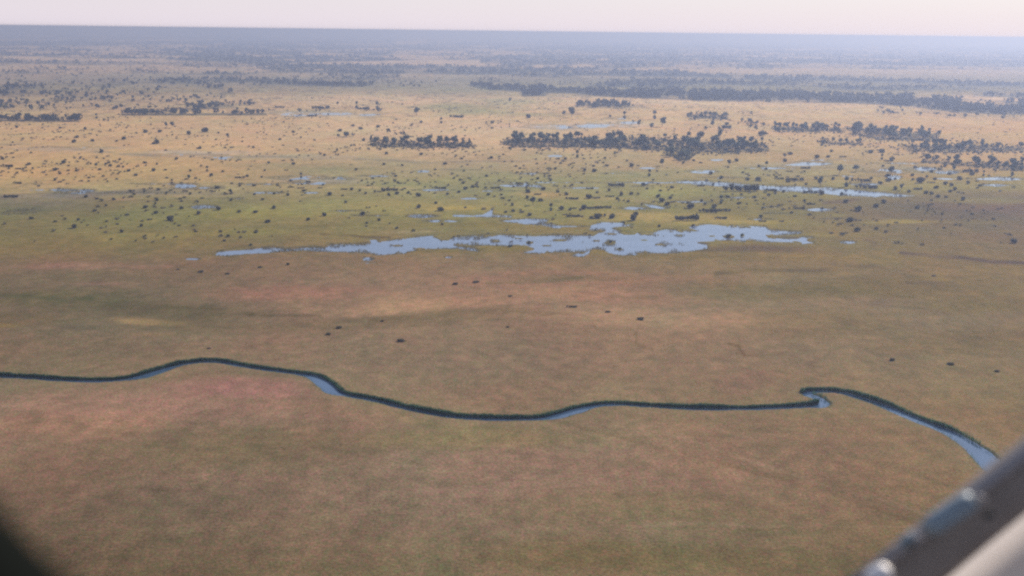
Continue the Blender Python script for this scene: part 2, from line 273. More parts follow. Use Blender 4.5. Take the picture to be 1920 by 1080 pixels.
STROKES = [  # polyline, half width, colour, strength
    ([(1690,475),(1747,480),(1800,482),(1860,489),(1925,493)],2.2,(98,92,80),.7),([(1340,512),(1413,506),(1540,508),(1630,498),(1655,501)],2.5,(102,96,80),.65),([(1700,528),(1780,532),(1860,532)],1.8,(104,98,82),.6),([(1640,553),(1720,556),(1790,556)],1.8,(106,98,84),.5),
    ([(-20,553),(60,556),(130,562),(170,560)],2.8,(88,92,80),.55),([(210,549),(260,547),(350,546),(400,549),(425,551)],2.4,(94,94,80),.55),([(-20,595),(60,587),(150,579),(230,577),(280,577),(370,581),(430,586),(500,591),(595,592)],2.4,(98,92,80),.5),([(380,577),(450,585),(470,589)],3,(88,84,74),.5),
    ([(690,600),(760,592),(827,585),(900,586),(990,586),(1080,590)],2.6,(110,100,86),.5),([(915,530),(980,528),(1050,527),(1090,523)],2.0,(108,104,88),.6),([(1110,557),(1180,558),(1230,556)],2.0,(118,106,92),.5),
    ([(1195,628),(1199,636),(1196,645),(1206,651),(1228,656)],1.8,(104,92,78),.55),([(1368,646),(1384,650),(1386,657),(1393,666)],1.8,(102,88,78),.55),([(1378,662),(1400,666),(1440,664),(1475,658)],1.2,(112,98,84),.5),
    ([(-20,270),(40,271),(90,274),(190,286),(260,291),(330,294),(420,293),(560,296),(640,296),(700,299),(800,305),(950,304),(1060,301)],1.6,(148,138,132),.75),([(0,367),(60,366),(120,362),(200,364),(260,358),(330,353),(420,352)],2.0,(122,114,116),.7),([(-10,372),(40,370),(100,373),(180,372)],3,(126,122,118),.5),
    ([(600,440),(650,441),(680,444),(730,445)],1.5,(96,88,74),.7),([(60,421),(150,425),(260,432),(330,436),(420,434)],1.8,(122,112,88),.5),([(330,436),(420,431),(560,425),(700,421)],1.5,(130,120,84),.5),([(300,470),(360,474),(405,478)],1.6,(112,104,80),.6),([(405,471),(440,465),(480,463)],1.2,(104,98,80),.6),
    ([(1540,382),(1600,376),(1660,378),(1720,390),(1780,396)],2,(114,104,90),.6),([(1420,448),(1460,444),(1500,447)],1.6,(100,92,72),.7),([(1535,440),(1570,442),(1600,444),(1640,456)],1.6,(112,102,80),.6),([(1000,434),(1060,431),(1110,433)],2,(128,112,80),.5),
    ([(1040,583),(1100,586),(1180,602),(1260,613),(1320,620)],2.0,(150,126,106),.5),([(455,940),(480,952),(505,966)],4,(108,92,78),.6),([(420,932),(452,940)],3,(120,100,86),.4),([(1400,994),(1500,990),(1600,985),(1700,984),(1760,981)],2,(104,92,72),.6),([(1560,925),(1640,915),(1720,912)],2.5,(108,96,80),.4),([(1560,862),(1640,850),(1700,846)],2,(150,130,108),.4),
    ([(1400,752),(1500,778),(1580,775)],5,(140,126,96),.3),([(690,753),(780,790),(860,800),(960,803),(1040,800)],5,(138,126,94),.35),([(0,726),(120,730),(240,728)],6,(120,112,88),.4),([(640,728),(760,742),(900,765)],7,(132,118,92),.3),([(1820,700),(1870,704),(1925,708)],1.6,(100,96,82),.5),([(1270,455),(1300,455),(1330,455)],1.6,(90,86,68),.7),
    ([(360,880),(400,885),(440,890)],2.5,(152,124,106),.4),([(500,905),(560,915),(640,925)],3,(120,104,86),.35),([(1500,395),(1540,402),(1580,404)],2,(160,150,105),.5),([(1000,302),(1200,306),(1300,308)],3,(178,160,140),.4),
]
# woodland: base area polygons, tree cover
WOODS = [
    ([(-300,40),(2300,62),(2300,140),(1920,127),(1500,121),(1280,117),(960,111),(640,116),(480,121),(300,112),(0,106),(-300,100)],1.0),
    ([(470,120),(640,121),(960,124),(1150,129),(1290,134),(1290,145),(960,141),(700,139),(500,135)],.99),
    ([(1220,136),(1400,141),(1600,146),(1920,157),(2200,166),(2200,174),(1920,166),(1600,153),(1400,150),(1250,143)],.95),
    ([(870,158),(960,160),(1060,166),(1280,171),(1500,174),(1600,179),(1700,180),(1920,190),(2200,200),(2200,230),(1920,217),(1800,212),(1700,200),(1600,194),(1500,194),(1300,189),(1150,183),(1080,176),(980,174),(900,167)],.95),
    ([(900,108),(1290,115),(1450,120),(1450,131),(1290,131),(900,125)],.9),([(-60,112),(300,116),(640,120),(640,130),(300,124),(-60,120)],.6),
    ([(1450,121),(1920,128),(2200,134),(2200,139),(1920,133),(1450,128)],.9),([(1450,148),(1920,166),(1920,174),(1450,160)],.55),
    ([(975,170),(1020,170),(1025,180),(978,181)],.9),([(1820,171),(1930,176),(1930,186),(1830,180)],.8),([(690,143),(730,143),(780,150),(700,149)],.5),([(540,145),(620,140),(640,158),(520,160)],.45),
    ([(225,213),(500,212),(500,217),(230,217)],.85),([(-60,220),(150,225),(150,229),(-60,227)],.85),([(110,179),(175,180),(175,184),(110,183)],.7),([(-60,165),(60,166),(60,170),(-60,170)],.6),([(270,155),(400,155),(410,166),(260,166)],.45),([(400,170),(440,172),(440,182),(400,178)],.5),
    ([(-100,108),(480,118),(700,138),(860,158),(860,166),(400,160),(-100,150)],.40),([(-100,150),(420,160),(420,206),(-100,208)],.30),([(860,138),(1920,164),(1920,176),(1280,168),(900,156)],.5),([(480,205),(720,206),(720,212),(480,211)],.35),([(1080,192),(1230,194),(1230,205),(1080,204)],.3),([(1640,202),(1920,216),(1920,228),(1640,214)],.35),([(1280,212),(1440,216),(1440,246),(1280,244)],.25),([(150,188),(480,188),(500,206),(150,206)],.28),([(1640,300),(1920,318),(1920,345),(1640,338)],.05),([(620,250),(800,248),(800,264),(640,266)],.1)]
CLEARINGS = [(770,80,36,2.4,.9),(758,105,22,1.6,.7),(830,118,70,2.2,.75),(700,118,70,1.8,.5),(890,121,60,2,.7),(1012,125,14,2.5,.8),(1090,124,26,2,.7),(1220,130,40,3,.6),(1290,128,40,3.5,.6),(1360,131,50,3,.75),(1440,137,50,2.4,.6),(1540,133,60,2.6,.8),(1650,137,70,3,.85),(1780,137,90,4,.7),(1860,142,70,3,.6),(1385,145,14,2,.6),(620,101,60,1.6,.4),(1130,112,14,1.4,.6),(1200,112,16,1.2,.5),(1640,96,24,1.4,.5),(1510,93,60,1.2,.35),(1730,185,20,3,.6),(1830,190,40,2.6,.5),(1850,192,40,2,.4),(1170,170,16,2,.6),(1780,128,100,2,.3)]

# woods whose trees stand singly enough to be told apart: name, base polygon, how many, height range
TREE_WOODS = [
    ('the thin centre left wood', [(695,269),(760,267),(880,269),(890,276),(760,277),(700,273)], 26, (9,13)),
    ('the long wood, left half', [(945,263),(1010,262),(1100,262),(1200,261),(1200,279),(1080,276),(980,276),(940,270)], 46, (10,16)),
    ('the long wood, right half', [(1200,259),(1300,264),(1440,272),(1440,283),(1370,287),(1280,284),(1200,281)], 49, (8,14)),
    ('the tip below the long wood', [(1250,290),(1305,288),(1292,301),(1278,302)], 9, (9,13)),
    ('the far short row', [(1290,216),(1365,219),(1365,224),(1290,221)], 10, (9,12)),
    ('the upper right wood', [(1450,240),(1570,241),(1578,247),(1460,246)], 22, (10,14)),
    ('the broad right hand wood', [(1585,240),(1640,243),(1760,252),(1760,263),(1650,262),(1600,252)], 34, (10,15)),
    ('the low right row', [(1540,267),(1615,268),(1615,272),(1540,271)], 7, (7,9)),
    ('the lower right hand wood', [(1690,274),(1800,272),(1920,276),(1920,285),(1790,286),(1700,283)], 25, (9,13)),
    ('the tree line at right edge', [(1733,301),(1770,303),(1800,306),(1920,310),(1920,321),(1890,319),(1790,309),(1733,305)], 22, (8,12)),
]
# single bushes: tile origin and zoom, then x, y, width in that tile (suffix by group: bushes, tall trees, low thickets)
def T(ox, oy, s, lst, kind): return [(ox + a / s, oy + b / s, c / s, kind) for a, b, c in lst]
PLANTS = []
PLANTS += T(0,180,4.8,[(570,598,48),(260,612,38),(500,660,55),(690,672,36),(815,610,24),(950,610,34),(990,626,40),(900,660,36),(1155,672,38),(1305,598,40),(1385,665,55),(1490,665,26),(1548,680,26),(1810,628,28),(1905,712,42),(725,550,30),(870,555,28),(280,510,30),(120,555,22),(20,565,40),(290,690,28),(1060,700,28),(1085,715,30),(1220,710,44),(930,720,30),(495,755,36),(800,765,30),(1585,565,45),(1020,930,40),(1410,935,44),(1310,1000,48),(1405,1050,45),(850,1030,42),(955,985,28),(1635,1005,45),(1630,945,32),(1790,1055,55),(1715,880,36),(770,905,40),(875,925,32),(690,370,40),(665,410,44),(830,400,44),(1120,385,46),(150,280,34),(1310,320,50),(1440,320,40),(1700,335,50),(1845,310,70),(1800,468,36),(1160,440,22),(540,288,30),(765,295,40),(980,600,30),(1415,612,28),(620,628,20),(385,640,20),(545,700,20),(680,730,22),(1250,635,20),(1410,420,60),(205,285,26),(1080,570,30),(1780,600,22),(1500,735,30),(1715,672,30),(1050,405,30),(1380,425,40),(350,812,26),(150,490,26)],'bush')
PLANTS += T(0,180,4.8,[(1495,270,36),(1550,270,36),(870,190,30),(975,215,22),(935,222,22),(865,630,26),(1865,665,34),(1700,738,28),(920,515,40)],'tree')
PLANTS += T(0,180,4.8,[(180,655,70),(60,635,90),(155,785,70),(120,732,36),(100,905,120)],'thicket')
PLANTS += T(400,180,4.8,[(85,680,30),(305,720,40),(435,730,28),(465,670,30),(500,600,34),(860,778,20),(1090,740,22),(990,800,22),(1285,660,40),(720,610,40),(890,598,26),(1240,618,26),(1535,612,38),(1700,622,32),(1000,530,36),(1115,487,38),(1500,478,38),(1558,517,38),(1875,522,42),(615,860,28),(545,880,28),(670,890,42),(370,885,28),(365,803,42),(240,808,28),(165,785,32),(40,822,58),(160,935,42),(445,928,38),(548,1002,58),(380,1042,48),(230,1040,38),(45,1015,58),(1045,882,56),(1165,895,32),(1190,955,38),(1245,838,38),(1320,850,38),(1370,875,38),(1455,857,28),(1530,848,52),(1650,875,48),(1580,885,38),(1755,868,24),(1850,893,58),(1905,818,28),(1845,995,64),(1395,1005,28),(1345,1060,52),(1000,1070,52),(910,395,30),(1260,265,44),(1330,293,50),(1480,275,44),(1620,240,26),(1870,235,38),(720,325,34),(1140,312,44),(105,465,26),(185,460,28),(360,462,30),(760,495,22),(1350,395,50),(900,450,28),(600,390,34),(480,345,28),(820,430,26),(1090,345,22),(310,305,24),(45,330,30)],'bush')
PLANTS += T(400,180,4.8,[(125,365,26),(790,725,30),(155,870,32),(1240,455,22),(1790,260,18),(1475,100,46),(1830,155,50),(1120,75,22),(1290,95,40)],'tree')
PLANTS += T(400,180,4.8,[(240,733,80),(700,820,56),(790,828,64),(960,828,44),(1178,840,54),(1610,845,110),(1805,848,38),(970,105,150),(1350,115,110),(600,100,90),(890,180,80),(220,705,24)],'thicket')
PLANTS += T(800,180,4.8,[(130,205,38),(130,238,42),(590,240,38),(850,240,26),(915,248,28),(1185,270,24),(230,265,28),(235,305,20),(585,288,32),(265,355,22),(140,518,26),(690,525,32),(885,485,36),(580,555,42),(1030,520,28),(1245,565,36),(1500,480,28),(1695,515,36),(1605,558,32),(1655,560,28),(1560,578,28),(1805,580,32),(1850,625,52),(1205,605,32),(1160,652,42),(840,650,36),(1420,665,46),(1515,670,60),(1505,628,36),(165,608,42),(318,635,24),(335,678,22),(75,660,32),(540,718,38),(588,695,20),(617,683,27),(378,738,27),(300,752,32),(998,742,36),(1105,715,24),(1115,757,42),(190,882,37),(287,862,40),(350,832,47),(415,818,36),(558,885,42),(897,825,37),(912,858,60),(1050,838,47),(1180,862,37),(1245,815,27),(1255,882,52),(1645,848,37),(1750,885,62),(1845,877,47),(1535,868,32),(1720,925,42),(1815,948,37),(1465,908,70),(905,913,47),(1025,935,57),(745,938,34),(685,920,27),(770,978,42),(80,962,42),(350,1003,32),(120,1018,76),(712,1042,42),(775,1033,47),(930,1065,62),(1215,1013,62),(1415,1003,72),(1880,1060,57),(1650,180,40),(1525,80,110),(915,187,60)],'bush')
PLANTS += T(800,180,4.8,[(745,270,22),(745,485,28),(1355,535,46),(955,955,56),(1118,1010,48),(1305,165,60),(1235,165,36),(750,45,30),(1780,90,46),(1780,185,44),(1910,260,40)],'tree')
PLANTS += T(800,180,4.8,[(120,832,92),(620,828,82),(1310,922,105),(1470,835,62),(1710,805,135),(1650,903,75),(1530,918,64),(1320,1012,62),(1610,1003,112),(1000,885,64),(270,185,110)],'thicket')
PLANTS += T(1200,180,4.8,[(248,648,27),(150,665,22),(340,688,27),(635,695,52),(730,735,52),(795,642,27),(865,580,47),(1070,628,37),(1135,658,37),(945,655,24),(1205,707,32),(965,748,52),(1065,750,62),(1330,765,52),(1580,742,42),(1740,745,40),(1495,790,37),(1305,580,52),(1350,518,52),(1590,548,52),(30,797,47),(65,832,32),(185,850,37),(285,820,47),(655,798,40),(670,843,24),(1220,853,42),(1290,860,37),(1395,900,40),(1160,887,42),(915,887,30),(1030,910,42),(1050,940,24),(790,907,47),(885,965,40),(1115,972,30),(555,945,44),(160,903,47),(275,917,40),(200,940,62),(240,973,57),(450,995,77),(660,998,57),(1845,948,57),(1640,875,62),(1815,885,47),(990,220,60),(545,350,80),(1100,342,80),(780,250,50),(545,600,26)],'bush')
PLANTS += T(1200,180,4.8,[(200,610,42),(520,605,37),(85,705,40),(800,610,40),(1140,615,32),(1620,790,57),(1795,678,62),(1855,790,57),(1300,545,30),(728,945,52),(200,250,60),(100,285,40),(655,260,36),(720,360,56),(130,185,50)],'tree')
PLANTS += T(1200,180,4.8,[(1340,678,57),(1490,650,77),(1250,745,72),(1395,752,142),(550,808,62),(900,835,280),(1160,848,82),(610,1035,152),(760,1030,112),(1435,1012,92),(1540,972,67),(1530,868,122),(1640,410,90)],'thicket')
PLANTS += T(1520,180,4.8,[(690,715,52),(760,745,40),(650,628,40),(800,625,27),(940,643,37),(1120,652,32),(1090,678,47),(1250,700,42),(1205,630,42),(1045,725,37),(990,765,82),(915,712,37),(915,755,27),(1120,748,40),(1215,788,47),(1270,803,42),(1300,838,47),(1255,858,37),(1420,782,40),(1340,745,52),(1450,700,57),(1525,805,42),(1705,855,22),(1825,825,27),(1130,822,50),(880,858,42),(760,832,62),(630,782,47),(700,757,57),(375,752,47),(545,740,37),(1035,868,52),(1090,878,42),(1145,903,47),(1220,908,37),(1370,928,47),(305,948,52),(655,952,57),(590,990,57),(955,1003,52),(430,1020,72),(275,885,52),(540,608,22),(185,495,37),(160,545,42),(540,500,62),(640,495,72)],'bush')
PLANTS += T(1520,180,4.8,[(405,660,46),(720,690,52),(1290,660,36),(1555,705,32),(1815,700,42),(815,830,42),(640,560,32)],'tree')
PLANTS += T(1520,180,4.8,[(1085,778,62),(1440,680,122),(965,838,72),(460,762,112),(495,820,162),(290,548,62),(690,585,57)],'thicket')
PLANTS += T(0,0,1,[(853,531,12),(893,527,15),(957,554,10),(1140,583,12),(1200,596,16),(752,637,17),(392,652,8),(1673,673,14),(1783,681,15),(1870,695,11),(716,601,8),(615,625,12),(952,612,8),(636,613,13),(427,512,10),(488,500,10),(540,495,8),(1593,413,14),(1607,431,13),(1770,427,6),(1902,453,14),(1750,516,9),(1657,378,12),(1718,389,10),(1610,393,15),(1642,387,12),(1583,377,12),(60,409,10),(140,425,14),(200,415,6),(265,423,9),(318,410,14),(228,434,9),(480,435,9),(502,415,12),(578,411,10),(608,403,14),(447,396,8),(680,401,12),(710,412,9),(688,418,7),(690,389,7),(647,379,9),(334,504,7),(376,508,12),(1144,453,10),(1365,442,11),(992,454,9),(1392,440,7),(1162,466,6),(1300,422,8),(1236,424,8),(1169,417,8),(829,420,8),(851,444,8),(1108,408,11),(1120,405,20),(1148,406,16),(1187,409,20)],'bush')
PLANTS += T(0,0,1,[(1289,410,44),(1351,409,20),(1072,575,18),(1075,405,24),(1112,390,24),(1430,415,13)],'thicket')
# drop what two overlapping lists name twice
_seen = []
for p_ in PLANTS:
    if all(abs(p_[0] - q[0]) > 5.5 or abs(p_[1] - q[1]) > 3.5 for q in _seen): _seen.append(p_)
PLANTS = _seen

# ------------------------------------------------------------------ the plain
def wood_cover(u, v, x, y):
    c = np.zeros(u.shape); wn1 = fbm(x / 210, y / 240, 113, 4, .55) + .55 * fbm(x / 900, y / 1300, 117, 3, .5) * sstep(3500, 6000, np.hypot(x, y))
    for poly, dens in WOODS:
        b = np.asarray(poly); m_ = (u > b[:, 0].min() - 4) & (u < b[:, 0].max() + 4) & (v > b[:, 1].min() - 4) & (v < b[:, 1].max() + 4)
        if not m_.any(): continue
        sd_ = poly_sd(u[m_], v[m_], poly)
        gap = wn1[m_] if dens > .55 else None
        dd = dens * (1 - (.85 if dens == 1.0 else .5) * sstep(.02, .30, -gap)) if gap is not None else np.clip(dens * (.35 + 4.0 * np.maximum(wn1[m_] + .05, 0)), 0, .85)
        c[m_] = np.maximum(c[m_], dd * sstep(-0.8, 1.6, sd_))
    for cx, cy, rx, ry, s in CLEARINGS:
        q = ((u - cx) / rx) ** 2 + ((v - cy) / (ry * 1.7)) ** 2
        c *= 1 - min(1.0, s * 1.25) * (1 - sstep(0.5, 1.3, q))
    return c
# rows by distance, columns by bearing, so that cells keep about the same apparent size
s_rows = np.concatenate([np.array([5.6, 6.2, 7, 8, 9, 10, 11.2, 12.6]), np.arange(14, 60, 1.3), np.arange(60, 470, 1.15), np.arange(470, 860, 1.5), np.arange(860, 1180, 2.6)])
dep = TH - np.arctan((HZ - s_rows) / FPX)
yr = H / np.tan(dep)
yr = np.concatenate([yr, [210, 160, 90, 0, -300, -1500, -6000]])
qc = np.concatenate([[-3000, -2400, -1900, -1500, -1300, -1180, -1120, -1070], np.arange(-1030, 1031, 2.2), [1070, 1120, 1180, 1300, 1500, 1900, 2400, 3000]])
depth = np.maximum(yr * math.cos(TH) + H * math.sin(TH), 250.0)
GX = qc[None, :] / FPX * depth[:, None]; GY = np.repeat(yr[:, None], len(qc), 1)
GX[yr < 160] *= np.linspace(1.3, 40, (yr < 160).sum())[:, None]
nr, nc = GX.shape
gx = GX.ravel(); gy = GY.ravel()
U, V = ground2px(gx, np.maximum(gy, 60.0))
# warp of the patch outlines
wx = fbm(gx / 140, gy / 140, 3, 4); wy = fbm(gx / 140, gy / 140, 11, 4)
sc = np.clip((V - 58) / 350.0, 0.05, 1.3)
Uw = U + 46 * sc ** 0.5 * wx; Vw = V + 15 * sc * wy
# base colour
vk = np.array([b[0] for b in BASE], float); cc = np.array([[b[1], b[2], b[3]] for b in BASE], float)
col = np.zeros((gx.size, 3)); tL = np.clip(1 - Uw / 960.0, 0, 1)[:, None]; tR = np.clip(Uw / 960.0 - 1, 0, 1)[:, None]
tri = [np.stack([np.interp(Vw, vk, cc[:, k, ch]) for ch in range(3)], 1) for k in range(3)]
tL = tL * tL * (3 - 2 * tL); tR = tR * tR * (3 - 2 * tR)
col = tri[0] * tL + tri[2] * tR + tri[1] * (1 - tL - tR)
pb = fbm(gx / 28, gy / 42, 19, 5, 0.62)
for cx, cy, rx, ry, c, s in PATCHES:
    mk = (np.abs(Uw - cx) < rx * 1.6) & (np.abs(Vw - cy) < ry * 1.6)
    q = np.sqrt(((Uw[mk] - cx) / rx) ** 2 + ((Vw[mk] - cy) / ry) ** 2)
    a = (0.74 * s * (1 - sstep(0.3, 1.4, q + .34 * pb[mk])))[:, None]
    col[mk] = col[mk] * (1 - a) + np.array(c) * a
Us = U + 9 * fbm(gx / 60, gy / 60, 21, 4); Vs = V + 3.6 * sc * fbm(gx / 50, gy / 50, 23, 3)
brk = fbm(gx / 25, gy / 25, 29, 3)
for pts, hw, c, s in STROKES:
    b = np.asarray(pts, float); mk = (Us > b[:, 0].min() - 30) & (Us < b[:, 0].max() + 30) & (Vs > b[:, 1].min() - 12) & (Vs < b[:, 1].max() + 12)
    d, _k = line_d(Us[mk], Vs[mk], pts)
    a = (.9 * s * (1 - sstep(0.1, 2.6, d / hw)) * np.clip(0.55 + 1.6 * brk[mk], 0, 1))[:, None]
    col[mk] = col[mk] * (1 - a) + np.array(c) * a
# faint game trails winding through the grass
for k_ in range(4):
    x0, y0 = px2ground(rng.uniform(-100, 2000), rng.uniform(520, 1040)); a0 = rng.uniform(-.5, .5); pth = []
    for j_ in range(26):
        pth.append((float(x0), float(y0))); a0 += rng.normal(0, .16); x0 += 9 * math.cos(a0); y0 += 9 * math.sin(a0) * 1.6
    b = np.array(pth); mk = (gx > b[:, 0].min() - 4) & (gx < b[:, 0].max() + 4) & (gy > b[:, 1].min() - 4) & (gy < b[:, 1].max() + 4)
    d, _k = line_d(gx[mk], gy[mk], pth)
    a = (.22 * (1 - sstep(.4, 2.6, d)) * np.clip(.7 + brk[mk], 0, 1))[:, None]
    col[mk] = col[mk] * (1 - a) + np.array((96, 84, 70) if k_ % 3 else (176, 150, 128)) * a
# dry season grass is duller the farther the marsh lies behind the lagoon
g_ = col.mean(1, keepdims=True); ds = (.20 * sstep(470, 420, V) - .08 * sstep(360, 320, V) + .05)[:, None]
col = (col * (1 - ds) + g_ * ds) * (1 - .025 * sstep(470, 400, V)[:, None])
# from colours as photographed through the air to the colour of the vegetation itself
AIR_SIGMA = 2.3e-4
AIR_COL = np.interp(U, [0, 960, 1920], [0.36, 0.47, 0.64])[:, None] * np.array([0.98, 1.03, 1.28])
dist = np.minimum(np.sqrt(gx ** 2 + gy ** 2 + H * H), 2000.0)
tr = np.exp(-AIR_SIGMA * dist[:, None] * np.array([.80, .87, 1.0]))
LIGHT = np.array([1.05, 1.035, 0.985])
alb = (lin(col) - (1 - tr) * AIR_COL) / tr / LIGHT
alb = np.clip(alb, 0.02, 0.66)
# streaks and clumps of the sward, all in metres
f1 = fbm(gx / 75, gy / 190, 31, 5, 0.6); f2 = fbm(gx / 13, gy / 20, 37, 4, 0.65); f3 = fbm(gx / 45, gy / 60, 43, 4, 0.6); f4 = fbm(gx / 4.5, gy / 6, 83, 3, 0.7)
alb *= (1 + 0.15 * f1 + 0.22 * f2 + 0.18 * f4)[:, None]
alb *= 1 + f3[:, None] * np.array([0.12, -0.03, 0.0])
# darker bush floor and open scrub beyond the marsh, where single plants are smaller than the eye can part
far = sstep(260, 190, V)[:]
sp = fbm(gx / 16, gy / 34, 47, 3, 0.7)
alb *= (1 - 0.45 * far * sstep(0.05, 0.45, sp))[:, None]
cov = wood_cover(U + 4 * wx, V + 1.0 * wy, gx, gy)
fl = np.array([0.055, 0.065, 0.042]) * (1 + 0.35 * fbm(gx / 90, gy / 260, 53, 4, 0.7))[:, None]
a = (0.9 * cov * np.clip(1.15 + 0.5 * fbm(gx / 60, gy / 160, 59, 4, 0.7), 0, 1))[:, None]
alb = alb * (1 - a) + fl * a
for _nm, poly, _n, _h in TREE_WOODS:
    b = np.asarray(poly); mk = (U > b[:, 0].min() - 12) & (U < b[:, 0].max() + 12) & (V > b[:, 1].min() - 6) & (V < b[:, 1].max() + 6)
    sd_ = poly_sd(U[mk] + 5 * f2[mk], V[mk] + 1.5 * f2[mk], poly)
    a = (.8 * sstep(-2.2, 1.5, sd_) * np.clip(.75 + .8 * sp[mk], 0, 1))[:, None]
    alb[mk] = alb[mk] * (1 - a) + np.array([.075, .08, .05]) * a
# ---- wetness
wet = np.full(gx.size, -9.0)
shore = fbm(gx / 9, gy / 16, 61, 4, 0.6)
def bump_wet(mk, val): wet[mk] = np.maximum(wet[mk], val)
mk = (U > 380) & (U < 1545) & (V > 405) & (V < 490)
bump_wet(mk, np.clip(poly_sd(U[mk], V[mk], LAGOON) / 1.9, -3, 3) + (.35 + .4 * sstep(600, 800, U[mk])) * shore[mk])
ld = poly_sd(U[mk], V[mk], LAGOON)
emer = fbm(gx[mk] / 14, gy[mk] / 24, 127, 4, .65)
wet[mk] -= 2.9 * sstep(.13, .34, emer) * sstep(8, 1.0, ld) * (ld > -1) * (.15 + .85 * sstep(640, 820, U[mk]))
for poly in POOL_POLYS:
    b = np.asarray(poly); mk = (U > b[:, 0].min() - 8) & (U < b[:, 0].max() + 8) & (V > b[:, 1].min() - 5) & (V < b[:, 1].max() + 5)
    bump_wet(mk, np.clip(poly_sd(U[mk], V[mk], poly) / 1.7, -3, 3) + 1.3 * shore[mk])
patch = fbm(gx / 22, gy / 60, 67, 4, 0.6)
for cx, cy, rx, ry, s in POOL_STRIPS:
    if s <= 0: continue
    mk = (np.abs(U - cx) < rx * 1.5) & (np.abs(V - cy) < ry * 1.8)
    q = np.sqrt(((U[mk] - cx) / rx) ** 2 + ((V[mk] - cy) / ry) ** 2)
    bump_wet(mk, (s - 0.55) * 2.0 * np.clip(1.6 - q, 0, 1) - 2.2 * np.clip(q - 0.75, 0, 5) + 1.5 * patch[mk] + 1.0 * shore[mk] + 0.1)
for cx, cy, rx, ry in ISLETS:
    q = np.sqrt(((U - cx) / rx) ** 2 + ((V - cy) / ry) ** 2)
    wet = np.minimum(wet, np.clip((q - 1) * 2.2, -1.5, 9) + 0.4 * shore)
z = 0.10 * fbm(gx / 30, gy / 30, 71, 3) + 0.05
zw = np.clip(-0.3 - 0.35 * wet, -0.75, 0.2)
z = np.where(wet > -1.5, np.minimum(z, zw + 0.0), z)
# wet rim: darker, greener sedge at the water's edge
rim = np.clip(1 - np.abs(wet + 0.9) / 0.9, 0, 1)[:, None] * 0.5
alb = alb * (1 - rim) + np.array([0.13, 0.12, 0.06]) * rim * (1 + 0.5 * shore[:, None])
# ---- river
RX, RY = px2ground([p[0] for p in RIVER], [p[1] for p in RIVER])
RP = np.stack([RX, RY], 1); RHW = np.array([RIVER_HW.get(p[0], 1.45) for p in RIVER])
def smooth_line(P, W, per=8):
    out, ow = [], []
    n = len(P)
    for i in range(n - 1):
        p0, p1, p2, p3 = P[max(i - 1, 0)], P[i], P[i + 1], P[min(i + 2, n - 1)]
        for k in range(per):
            t = k / per
            out.append(0.5 * ((2 * p1) + (-p0 + p2) * t + (2 * p0 - 5 * p1 + 4 * p2 - p3) * t * t + (-p0 + 3 * p1 - 3 * p2 + p3) * t ** 3)); ow.append(W[i] * (1 - t) + W[i + 1] * t)
    out.append(P[-1]); ow.append(W[-1])
    return np.array(out), np.array(ow)
RS, RW = smooth_line(RP, RHW)
mk = (gy > 300) & (gy < 560) & (np.abs(gx) < 420)
dr, kr = line_d(gx[mk], gy[mk], RS[::2])
hw = np.interp(kr, np.arange(len(RW[::2])), RW[::2]) + 0.5 * fbm(gx[mk] / 5, gy[mk] / 5, 73, 3)
t = dr - hw
z[mk] = np.minimum(z[mk], np.interp(t, [-3, -0.5, 0.5, 1.2], [-1.2, -0.9, -0.1, 0.3]))
mud = (1 - sstep(0.6, 2.0, t))[:, None]
alb[mk] = alb[mk] * (1 - mud) + np.array([0.06, 0.065, 0.045]) * mud
# greener belt along the banks
belt = (np.clip(1 - (t - 1) / 16, 0, 1) ** 1.5 * 0.45 * (0.8 + 0.6 * f2[mk]))[:, None]
alb[mk] = alb[mk] * (1 - belt) + np.array([0.21, 0.17, 0.085]) * belt
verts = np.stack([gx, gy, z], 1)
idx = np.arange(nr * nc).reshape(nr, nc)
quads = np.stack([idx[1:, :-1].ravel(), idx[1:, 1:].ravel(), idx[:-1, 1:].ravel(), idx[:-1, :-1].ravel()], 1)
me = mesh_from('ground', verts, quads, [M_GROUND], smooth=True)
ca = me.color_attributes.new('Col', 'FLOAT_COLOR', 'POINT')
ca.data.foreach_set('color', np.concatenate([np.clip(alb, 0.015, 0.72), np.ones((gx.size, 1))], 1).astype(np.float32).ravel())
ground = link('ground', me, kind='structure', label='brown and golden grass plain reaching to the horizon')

def sheet(name, x0, x1, y0, y1, zz, mat, label):
    me = mesh_from(name, [(x0, y0, zz), (x1, y0, zz), (x1, y1, zz), (x0, y1, zz)], [(0, 1, 2, 3)], [mat])
    return link(name, me, kind='structure', label=label)
sheet('river', -420, 420, 300, 575, -0.45, M_RIVER, 'narrow blue river winding across the brown plain')
sheet('marsh_water', -2500, 2500, 600, 5000, -0.3, M_MARSH, 'pale blue lagoon and pools lying in the marsh grass')

# ------------------------------------------------------------------ haze
def box_mesh(name, x0, x1, y0, y1, z0, z1, mats):
    v = [(x, y, q) for x in (x0, x1) for y in (y0, y1) for q in (z0, z1)]
    f = [(0, 1, 3, 2), (4, 6, 7, 5), (0, 4, 5, 1), (2, 3, 7, 6), (0, 2, 6, 4), (1, 5, 7, 3)]
    return mesh_from(name, v, f, mats)
mh = bpy.data.materials.new('haze_air'); mh.use_nodes = True; hn, hl = mh.node_tree.nodes, mh.node_tree.links
hn.remove(hn['Principled BSDF'])
pv = hn.new('ShaderNodeVolumePrincipled'); pv.inputs['Color'].default_value = (0.37, 0.45, 0.70, 1)
pv.inputs['Absorption Color'].default_value = (0.10, 0.056, 0.0, 1)   # blue light is lost over a shorter way than red
pv.inputs['Density'].default_value = AIR_SIGMA; pv.inputs['Anisotropy'].default_value = 0.5
hl.new(pv.outputs[0], hn['Material Output'].inputs['Volume'])
link('haze', box_mesh('haze', -95000, 95000, -7000, 62000, -2.2, 152.0, [mh]), kind='stuff', label='thin bluish haze over the plain')

